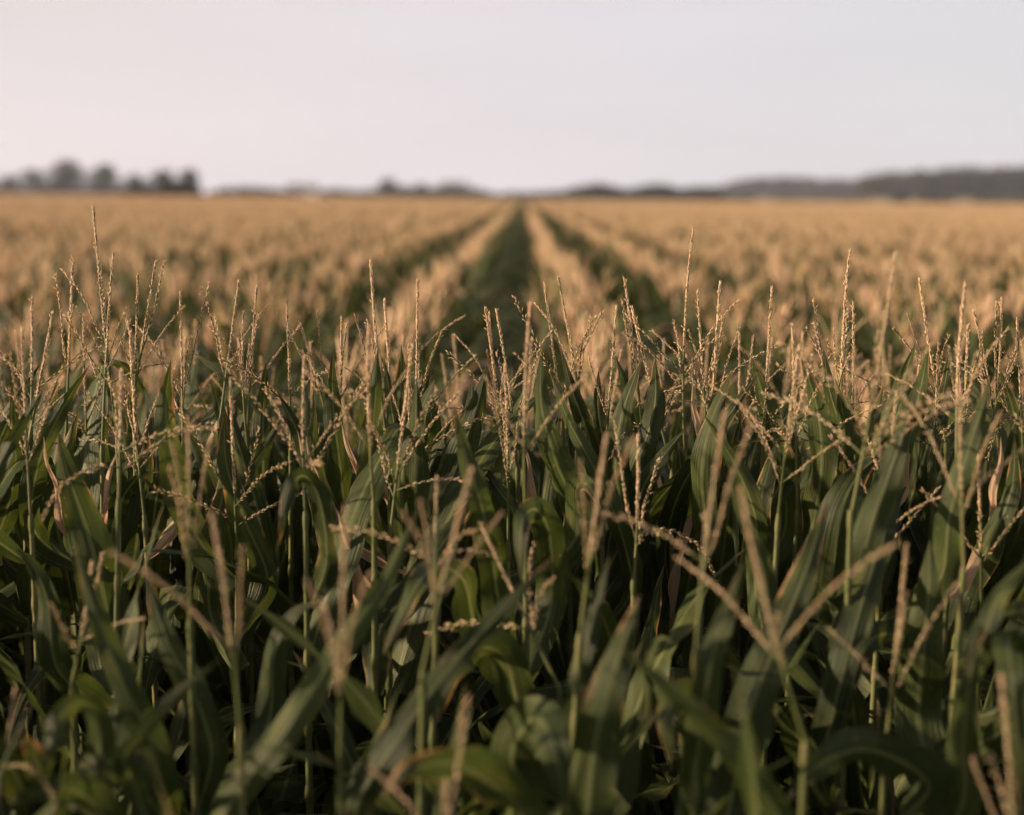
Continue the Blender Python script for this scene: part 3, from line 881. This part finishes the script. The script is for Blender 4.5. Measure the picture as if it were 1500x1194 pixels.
def low_plant(rg, lod):
    """the same plant at lower resolution: lists of (name, arrays)"""
    H = rg.uniform(1.80, 1.90)
    parts = []
    st = MB(); tube(st, [(0, 0, 0), (rg.uniform(-.03, .03), rg.uniform(-.03, .03), H)], [0.012, 0.004], 5 if lod < 2 else 3, 3, nid())
    parts.append(('stalk', st))
    az0 = math.pi / 2 + rg.gauss(0, 0.55); z = H - 0.06; k = 0
    zmin = 0.75 if lod < 2 else 1.0
    while z > zmin:
        kind = 'top' if k == 0 else 'up' if k < 4 else 'low'
        lf = leaf_arrays(rg, kind, (12, 7, 5)[lod], (5, 3, 3)[lod], dry=rg.random() < 0.05)
        a = az0 + (k % 2) * math.pi + (rg.uniform(-.4, .4) if k < 3 else rg.uniform(-1.6, 1.6))
        c, s = math.cos(a), math.sin(a)
        sc = rg.uniform(.75, 1.0) if k < 3 else rg.uniform(1.05, 1.3)
        top = lf.v[0][:, 2].max() * sc
        cap = H + (0.08 if k < 2 else -0.02)
        if z + top > cap: sc *= max(0.4, (cap - z) / top)
        M = np.array(((c, -s, 0), (s, c, 0), (0, 0, 1.))) * sc
        q = MB(); q.extend(lf, M, np.array((0, 0, z)))
        parts.append(('leaf', q))
        z -= rg.uniform(0.14, 0.19) * (.9 if lod < 2 else 1.15); k += 1
    ts = MB()
    Ls = rg.uniform(0.10, 0.155); Lp = rg.uniform(0.01, 0.05)
    mb, sp = tassel_spike(rg, Lp, Ls, hi=False, bow=0.1)
    a, tl = rg.uniform(0, 6.28), rg.uniform(0, .14)
    Mt = np.array((Matrix.Rotation(a, 3, 'Z') @ Matrix.Rotation(tl, 3, 'Y')))
    ts.extend(mb, Mt, np.array((0, 0, H)))
    for i in range(rg.randint(4, 8)):
        b = branch_arrays(rg, hi=False, n=5 if lod < 2 else 3, wide=1.0)
        ang = rg.uniform(0, 6.28)
        Mz = np.array(Matrix.Rotation(ang, 3, 'Z'))
        ts.extend(b, Mz, np.array((0, 0, H + Lp - i * 0.008)))
    parts.append(('tassel', ts))
    return parts


protos = []
for i in range(12):
    protos.append([(nm, mb.mesh(nm, LM)) for nm, mb in low_plant(R, 0)])


def in_view(x, y, m=0.0):
    a = project((x, y, 2.1))
    return a is not None and -60 - m < a[0] < 1560 + m and y > 0.8


spots_all = []
k0 = int(-70 / ROW)
for k in range(-80, 81):
    rx = X0 + k * ROW
    if k in (0, 1): pass
    y = Y_ROWS + R.uniform(0, PL)
    while y < 46:
        half = 0.42 * y + 3.0
        if -half - 16 < rx < half and R.random() > 0.06:
            spots_all.append((rx + R.gauss(0, 0.042) + 0.025 * math.sin(y * 0.7 + k * 2.1), y + R.uniform(-.03, .03)))
        y += PL * R.uniform(0.85, 1.2)
# unseen corn beyond both sides of the view
# the left side reaches further, as the low sun comes from there
side_spots = []
for ry in [1.42 + 0.5 * i for i in range(9)]:
    half = 0.40 * ry + 0.3
    for sgn in (-1, 1):
        x = half
        while x < (19 if sgn < 0 else 4):
            side_spots.append((sgn * x + R.uniform(-.03, .03), ry + R.uniform(-.1, .1)))
            x += 0.19 * R.uniform(.85, 1.2)
for ry in (-3.2, -2.8, -2.4, -2.0, -1.6, -1.25, -0.9, -0.55, -0.2, 0.15, 0.5, 0.85, 1.25):  # rows added out of view to shade the front plants from the low sun
    x = 1.35 if ry < 0.6 else 0.6 + ry * 0.45
    while x < 17:
        side_spots.append((-x + R.uniform(-.03, .03), ry + R.uniform(-.1, .1)))
        x += 0.19 * R.uniform(.85, 1.2)
vis = sorted([s for s in spots_all if in_view(*s)], key=lambda s: s[1])
budget = 300 - len(plants)
solo = vis[:budget]
rest = [s for s in spots_all if s not in set(solo)] + side_spots
LAB_ROWS = ['blurred corn plant with tan tassel in the long rows behind the sharp ones']
for i, (x, y) in enumerate(solo):
    root = bpy.data.objects.new('corn_plant', None); C.objects.link(root)
    root.location = (x, y, 0)
    root.rotation_euler = (R.uniform(-.03, .03), R.uniform(-.03, .03), R.choice((0, math.pi)) + R.gauss(0, .3))
    s = R.uniform(0.95, 1.05); root.scale = (s, s, s)
    tag(root, LAB_ROWS[0], 'corn plant', 'corn plants of the long rows')
    for nm, me in protos[i % len(protos)]:
        obj(nm, me, root)

# ------------------------------------------------------------------ the rest of the field as one mass
all_protos = []
for i in range(8):
    q = MB()
    for nm, mb in low_plant(R, 1): q.extend(mb)
    all_protos.append(q)
minis = []
for i in range(16):
    q = MB()
    for nm, mb in low_plant(R, 2): q.extend(mb)
    minis.append(q)
PW, PD = ROW * 8, 8.0
for i in range(4):
    q = MB()
    for r in range(8):
        y = -PD / 2 + R.uniform(0, .15)
        while y < PD / 2:
            a = R.choice((0, math.pi)) + R.gauss(0, .3); c, s = math.cos(a), math.sin(a); sc = R.uniform(.92, 1.06)
            q.extend(R.choice(minis), np.array(((c, -s, 0), (s, c, 0), (0, 0, 1.))) * sc, np.array(((r + .5) * ROW - PW / 2 + R.gauss(0, .03), y, 0)))
            y += PL * R.uniform(.85, 1.25)
    all_protos.append(q)

pts, pick, rot, scl = [], [], [], []
for x, y in rest:
    pts.append((x, y, 0)); pick.append(R.randint(1, 8)); rot.append(R.choice((0, math.pi)) + R.gauss(0, .3)); scl.append(R.uniform(.95, 1.04))
FIELD_END = 400
xc0 = X0 - ROW / 2          # a furrow
y = 46 + PD / 2
while y < FIELD_END:
    half = 0.42 * y + 12
    n = int(half / PW) + 2
    for k in range(-n, n + 1):
        pts.append((xc0 + k * PW, y, R.uniform(-.06, .06))); pick.append(R.randint(9, 12)); rot.append(R.choice((0, math.pi))); scl.append(1.0)
    y += PD
allmb = MB()
roles = []
for i, q in enumerate(all_protos):
    allmb.extend(q); roles.append(np.full(q.n, i + 1))
pa = np.array(pts, float)
allmb.v.append(pa); allmb.uv.append(np.zeros((len(pa), 2))); roles.append(np.zeros(len(pa), int))
nproto = allmb.n
me = allmb.mesh('corn_field', LM)
N_all = len(me.vertices)


def vattr(name, typ, arr):
    a = me.attributes.new(name, typ, 'POINT'); a.data.foreach_set('value', arr)


vattr('role', 'INT', np.concatenate(roles).astype(np.int32))
z = np.zeros(nproto)
vattr('pick', 'INT', np.concatenate([z, pick]).astype(np.int32))
vattr('turn', 'FLOAT', np.concatenate([z, rot]).astype(np.float32))
vattr('size', 'FLOAT', np.concatenate([z + 1, scl]).astype(np.float32))
field = obj('corn_field', me)
tag(field, 'golden tan tasselled corn stretching in long rows to the horizon', 'corn field', kind='stuff')
ng = bpy.data.node_groups.new('field_planting', 'GeometryNodeTree')
ng.interface.new_socket('Geometry', in_out='INPUT', socket_type='NodeSocketGeometry')
ng.interface.new_socket('Geometry', in_out='OUTPUT', socket_type='NodeSocketGeometry')
gi = ng.nodes.new('NodeGroupInput'); go = ng.nodes.new('NodeGroupOutput')


def named(nm, typ):
    x = ng.nodes.new('GeometryNodeInputNamedAttribute'); x.data_type = typ; x.inputs[0].default_value = nm
    return next(s for s in x.outputs if s.enabled)


def eq(s, v):
    x = ng.nodes.new('FunctionNodeCompare'); x.data_type = 'INT'; x.operation = 'EQUAL'
    ins = [i for i in x.inputs if i.enabled]
    ng.links.new(s, ins[0]); ins[1].default_value = v
    return x.outputs[0]


role, pk, tn, sz = named('role', 'INT'), named('pick', 'INT'), named('turn', 'FLOAT'), named('size', 'FLOAT')
comb = ng.nodes.new('ShaderNodeCombineXYZ'); ng.links.new(tn, comb.inputs[2])
join = ng.nodes.new('GeometryNodeJoinGeometry')
sp0 = ng.nodes.new('GeometryNodeSeparateGeometry'); sp0.domain = 'POINT'
ng.links.new(gi.outputs[0], sp0.inputs[0]); ng.links.new(eq(role, 0), sp0.inputs[1])
for k in range(1, len(all_protos) + 1):
    sp = ng.nodes.new('GeometryNodeSeparateGeometry'); sp.domain = 'POINT'
    ng.links.new(gi.outputs[0], sp.inputs[0]); ng.links.new(eq(role, k), sp.inputs[1])
    ip = ng.nodes.new('GeometryNodeInstanceOnPoints')
    ng.links.new(sp0.outputs[0], ip.inputs['Points']); ng.links.new(sp.outputs[0], ip.inputs['Instance'])
    ng.links.new(eq(pk, k), ip.inputs['Selection'])
    ng.links.new(comb.outputs[0], ip.inputs['Rotation']); ng.links.new(sz, ip.inputs['Scale'])
    ng.links.new(ip.outputs[0], join.inputs[0])
ng.links.new(join.outputs[0], go.inputs[0])
md = field.modifiers.new('planting', 'NODES'); md.node_group = ng


# ------------------------------------------------------------------ ground
def sheet(name, x0, x1, y0, y1, zf, m, nx=2, ny=2):
    xs, ys = np.linspace(x0, x1, nx), np.linspace(y0, y1, ny)
    X, Y = np.meshgrid(xs, ys)
    V = np.stack([X, Y, zf(X, Y)], -1).reshape(-1, 3)
    i = np.arange(ny - 1)[:, None] * nx; j = np.arange(nx - 1)[None]
    F = np.stack([i + j, i + j + 1, i + nx + j + 1, i + nx + j], -1).reshape(-1, 4)
    mb = MB(); mb.add(V, F, np.zeros((len(V), 2)))
    o = obj(name, mb.mesh(name, [m]))
    o['kind'] = 'structure'
    return o


sheet('ground', -2100, 2100, -60, 2250, lambda X, Y: 0 * X, M_SOIL)
sheet('pasture', -2050, 2050, FIELD_END + 2, 2200, lambda X, Y: 0 * X + 0.06, M_STUB)
sheet('hill', 60, 900, 520, 1400, lambda X, Y: 0.1 + 4.2 * sm((Y - 520) / 220) * sm((X - 60) / 120) * (1 - sm((X - 760) / 140)) * (1 - sm((Y - 1100) / 300)), M_STUB, 40, 40)


# ------------------------------------------------------------------ trees
def blob_cloud(centres, radii, n, size, rg):
    """leaf clumps: small bent faces spread through the crown, thicker near the outside"""
    c = np.asarray(centres, float); r = np.asarray(radii, float)
    wgt = r[:, 0] * r[:, 1] * r[:, 2]; k = rg.choice(len(c), n, p=wgt / wgt.sum())
    d = unit(rg.normal(size=(n, 3))); rad = rg.uniform(0.35, 1.0, n) ** 0.5
    p = c[k] + d * r[k] * rad[:, None] * (1 + rg.normal(0, .06, n))[:, None]
    a = unit(rg.normal(size=(n, 3)) + d * 0.6); b = unit(np.cross(a, rg.normal(size=(n, 3)))); e = np.cross(a, b)
    s = size * rg.uniform(0.5, 1.3, n)[:, None]
    V = np.stack([p - b * s, p - e * s * .6 + a * s * .2, p + b * s, p + e * s * .6 + a * s * .2], 1).reshape(-1, 3)
    F = np.arange(n * 4).reshape(-1, 4)
    return V, F


def make_tree_meshes(seed, h, wdt, low=0.2, n=3000, lobes=9):
    rg = np.random.default_rng(seed)
    tr = MB()
    tz = h * 0.8
    tube(tr, [(0, 0, 0), (0.03 * h, 0, h * .25), (0, 0.02 * h, h * .5), (0, 0, tz)], [h * .03, h * .022, h * .014, h * .004], 8, 0, 0)
    cs, rs = [], []
    for i in range(lobes):
        a = i * 2.4 + rg.uniform(-.4, .4); zz = h * (low + .18 + (0.78 - low) * (i + .5) / lobes * rg.uniform(.85, 1.1))
        rr = wdt * .5 * (0.55 * math.sin(math.pi * min(1, (zz / h - low + .1) / (1.08 - low))) + .05)
        c = np.array((math.cos(a) * rr, math.sin(a) * rr, min(zz, h * .86)))
        cs.append(c); q = wdt * rg.uniform(.2, .3); rs.append((q, q, min(q * .85, (h - c[2]) * 1.0)))
        tube(tr, [(0, 0, c[2] * .55), tuple(c * np.array((.5, .5, .82))), tuple(c)], [h * .01, h * .006, h * .002], 5, 0, 0)
    cs.append(np.array((0, 0, h * (.5 + low * .3)))); rs.append((wdt * .3, wdt * .3, h * (1 - low) * .38))
    V, F = blob_cloud(cs, rs, n, h * 0.028, rg)
    cr = MB(); cr.add(V, F, np.zeros((len(V), 2)))
    return tr.mesh('trunk', [M_BARK]), cr.mesh('crown', [M_CROWN], smooth=False)


def tree(px, ytop, D, wpx, label, cat='tree', group=None, seed=0, low=0.2, name='tree', n=3000, base_drop=0.0):
    b = P(px, 288 + (px - 750) * 0.0105, D)
    top = P(px, ytop, D)[2]
    wm = wpx * 1.25 * D / FPX
    tk, cr = make_tree_meshes(seed, top, wm, low, n)
    r = bpy.data.objects.new(name, None); C.objects.link(r)
    r.location = (b[0], b[1], -0.02)
    tag(r, label, cat, group)
    obj('trunk', tk, r); obj('crown', cr, r)
    return r


GL = 'trees along the left horizon'
tree(14, 256, 620, 26, 'small hazy grey tree at the left end of the horizon', group=GL, seed=1)
tree(-14, 262, 640, 30, 'hazy grey tree cut by the left edge of the picture', group=GL, seed=21)
tree(48, 247, 600, 40, 'rounded hazy grey tree left of the tallest tree', group=GL, seed=2, low=.12)
tree(98, 233, 600, 44, 'tallest hazy grey tree on the left horizon', group=GL, seed=3, low=.1, n=4000)
tree(76, 262, 615, 34, 'low hazy grey tree between the rounded tree and the tallest', group=GL, seed=22, low=.05)
tree(153, 240, 600, 36, 'flat-topped hazy grey tree right of the tallest tree', group=GL, seed=4, low=.12, n=4000)
tree(134, 264, 610, 26, 'low hazy bush against the left foot of the flat-topped tree', 'bush', group=GL, seed=23, low=.0, name='bush')
tree(199, 254, 300, 38, 'small dark tree between the grey trees and the dark clump', group=GL, seed=5, low=.05)
tree(243, 246, 300, 40, 'dark rounded tree, left one of the dark clump', group=GL, seed=6, low=.05)
tree(276, 246, 300, 32, 'dark open tree, right one of the dark clump', group=GL, seed=7, low=.05)
tree(222, 272, 300, 60, 'low dark bush at the foot of the left clump', 'bush', GL, seed=24, low=0.0, name='bush', n=2000)
GM = 'trees along the middle horizon'
tree(568, 260, 520, 26, 'small rounded dark tree standing up at the middle of the horizon', group=GM, seed=8, low=.05)
tree(590, 270, 530, 30, 'low tree right behind the small rounded one', group=GM, seed=9, low=.0)
tree(617, 267, 530, 22, 'small pointed tree between the rounded one and the broad clump', group=GM, seed=10, low=.0)
tree(640, 274, 530, 30, 'low bush left of the broad clump on the horizon', 'bush', GM, seed=26, low=.0, name='bush')
tree(664, 264, 480, 52, 'broad domed tree, tallest of the middle horizon', group=GM, seed=11, low=.0, n=4000)
tree(693, 274, 480, 40, 'low tree sloping down right of the broad domed one', group=GM, seed=12, low=.0)


def hedge(x0, x1, ytops, D, label, group, seed, name='hedge', m=M_CROWN, size=0.55, n=2500, foot=288):
    rg = np.random.default_rng(seed)
    A = P(x0, foot, D); B = P(x1, foot, D)
    cs, rs = [], []
    k = max(3, int((x1 - x0) / 7))
    for i in range(k + 1):
        u = i / k; px = x0 + (x1 - x0) * u
        yt = np.interp(u, np.linspace(0, 1, len(ytops)), ytops) + rg.uniform(-1.2, 1.2)
        h = P(px, yt, D)[2]
        c = A + (B - A) * u - np.array((A[0], A[1], 0)); c[1] += rg.uniform(-3, 3)
        cs.append((c[0], c[1], h * .5)); q = (B[0] - A[0]) / k
        rs.append((q * 1.0, q * 1.0, h * .5))
    V, F = blob_cloud(cs, rs, n, size, rg)
    st = MB()
    for c in cs: tube(st, [(c[0], c[1], 0), (c[0] + .3, c[1], c[2] * 1.1)], [.25, .08], 5, 0, 0)
    cr = MB(); cr.add(V, F, np.zeros((len(V), 2)))
    r = bpy.data.objects.new(name, None); C.objects.link(r); r.location = (A[0], A[1], 0)
    tag(r, label, 'hedge' if name == 'hedge' else 'trees', group)
    obj('trunk', st.mesh('trunk', [M_BARK]), r); obj('crown', cr.mesh('crown', [m], smooth=False), r)
    return r


GH = 'hedges at the far edge of the field'
hedge(-30, 180, [276, 274, 277, 274, 278, 276, 277], 625, 'hazy undergrowth joining the feet of the grey trees', GH, 61, size=0.8, n=5000, foot=284)
hedge(176, 292, [276, 273, 278, 271, 269, 272, 277], 303, 'dark undergrowth joining the feet of the dark trees', GH, 62, size=0.6, n=4000, foot=284)
hedge(312, 398, [279, 273, 274, 276], 430, 'low dark hedge right of the left tree clump', GH, 31)
hedge(398, 436, [277, 279, 284], 415, 'short low hedge ending before the white building', GH, 32)
hedge(452, 560, [279, 276, 278, 277], 640, 'thin hazy hedge between the white building and the middle trees', GH, 33)
hedge(548, 706, [280, 276, 278, 275, 277, 274, 276, 280], 560, 'low hedge running behind the middle trees', GH, 63, size=0.6, n=4000)
hedge(700, 822, [279, 284, 286, 284, 280], 450, 'lowest dark hedge dipping just right of the middle trees', GH, 34)
hedge(822, 918, [279, 272, 268, 270, 277], 520, 'rounded dark hedge left of the right-hand gap', GH, 35, n=4000)
hedge(925, 994, [275, 269, 268, 276], 540, 'rounded hedge between the two tan gaps', GH, 36, n=4000)
hedge(998, 1052, [277, 271, 272, 276], 560, 'short hedge left of the blue wooded hill', GH, 37, n=3000)
for i, (a, b_, lab) in enumerate([(1045, 1100, 'low hedge below the left foot of the blue wooded hill'),
                                   (1128, 1270, 'long low hedge below the blue wooded hill'),
                                   (1310, 1330, 'tiny bush patch between the tan strips under the dark wood'),
                                   (1345, 1390, 'short low hedge under the dark wood'),
                                   (1430, 1530, 'low hedge under the dark wood at the right edge')]):
    hedge(a, b_, [289.5, 288, 288, 289.5], 470, lab, GH, 40 + i, size=0.4, n=1500, foot=292)


def wood(x0, x1, prof, D, depth, label, seed, n_tr, size):
    """far woodland that reads as one mass"""
    rg = np.random.default_rng(seed)
    cs, rs = [], []
    for i in range(n_tr):
        u = rg.random(); px = x0 + (x1 - x0) * u; dd = D + rg.random() * depth
        yt = np.interp(u, np.linspace(0, 1, len(prof)), prof) + rg.uniform(-4, 4)
        top = P(px, yt, D)[2] * (1 if dd < D + depth * .5 else .97)
        b = P(px, 290, dd); q = rg.uniform(3.5, 6.0) * D / 900
        cs.append((b[0], b[1], top * .5)); rs.append((q, q, top * .5))
    V, F = blob_cloud(cs, rs, n_tr * 220, size, rg)
    mb = MB(); mb.add(V, F, np.zeros((len(V), 2)))
    o = obj('woods', mb.mesh('woods', [M_CROWN], smooth=False))
    tag(o, label, 'wood', kind='stuff')
    return o


wood(1040, 1290, [277, 268, 262, 260, 262, 263, 262, 260], 1350, 60, 'hazy blue wooded hill on the right horizon', 50, 260, 1.7)
wood(1262, 1620, [258, 252, 250, 247, 245, 244, 245, 246, 248, 246], 900, 60, 'dark grey wood along the right end of the horizon', 51, 360, 1.1)
wood(440, 1060, [283, 282, 284, 284, 283, 281, 280, 278], 1500, 60, 'faint low woods far behind the middle of the field', 52, 320, 1.8)


# a white farm building far off
def box(mb, x0, x1, y0, y1, z0, z1, mt=0):
    V = np.array([(x, y, z) for x in (x0, x1) for y in (y0, y1) for z in (z0, z1)], float)
    F = np.array([[0, 1, 3, 2], [4, 6, 7, 5], [0, 4, 5, 1], [2, 3, 7, 6], [0, 2, 6, 4], [1, 5, 7, 3]])
    mb.add(V, F, np.zeros((8, 2)), mt)


def farm_building(px, D, wdt, dep, h, label):
    b = P(px, 286, D)
    r = bpy.data.objects.new('farm_building', None); C.objects.link(r); r.location = (b[0], b[1], 0)
    tag(r, label, 'building', 'farm buildings on the horizon')
    mb = MB(); box(mb, -wdt / 2, wdt / 2, -dep / 2, dep / 2, 0, h)
    g = np.array([(-wdt / 2, -dep / 2, h), (-wdt / 2, dep / 2, h), (-wdt / 2, 0, h + dep * .3), (wdt / 2, -dep / 2, h), (wdt / 2, dep / 2, h), (wdt / 2, 0, h + dep * .3)])
    mb.add(g, np.array([[0, 1, 2], [3, 5, 4]]), np.zeros((6, 2)))
    obj('wall', mb.mesh('wall', [M_PAINT], smooth=False), r)
    rf = MB(); e = .5
    V = np.array([(-wdt / 2 - e, -dep / 2 - e, h - .1), (wdt / 2 + e, -dep / 2 - e, h - .1), (wdt / 2 + e, 0, h + dep * .3 + .15), (-wdt / 2 - e, 0, h + dep * .3 + .15),
                  (-wdt / 2 - e, dep / 2 + e, h - .1), (wdt / 2 + e, dep / 2 + e, h - .1)])
    V = np.concatenate([V, V + np.array((0, 0, .2))])
    F = np.array([[0, 1, 2, 3], [3, 2, 5, 4], [6, 9, 8, 7], [9, 10, 11, 8], [0, 6, 7, 1], [4, 5, 11, 10]])
    rf.add(V, F, np.zeros((12, 2)))
    obj('roof', rf.mesh('roof', [M_ROOF], smooth=False), r)
    dr = MB(); box(dr, -2, 2, -dep / 2 - .08, -dep / 2 - .01, 0, 3.4)
    obj('door', dr.mesh('door', [M_DARK], smooth=False), r)


farm_building(443, 600, 12, 9, 4.2, 'small white farm building on the horizon left of the middle trees')

# ------------------------------------------------------------------ haze
hz = MB(); box(hz, -2200, 2200, -80, 2320, -1.0, 75)
m, n, o = mat('haze')
pv = N(n, 'ShaderNodeVolumePrincipled')
pv.inputs['Color'].default_value = (0.78, 0.84, 1.0, 1)
pv.inputs['Density'].default_value = 0.00018
pv.inputs['Anisotropy'].default_value = 0.2
n.links.new(pv.outputs[0], o.inputs['Volume'])
hb = obj('haze', hz.mesh('haze', [m], smooth=False))
hb['kind'] = 'stuff'
print('plants', len(plants), 'solo', len(solo), 'rest', len(rest), 'patches', len(pts) - len(rest), 'objects', len(scene.objects))
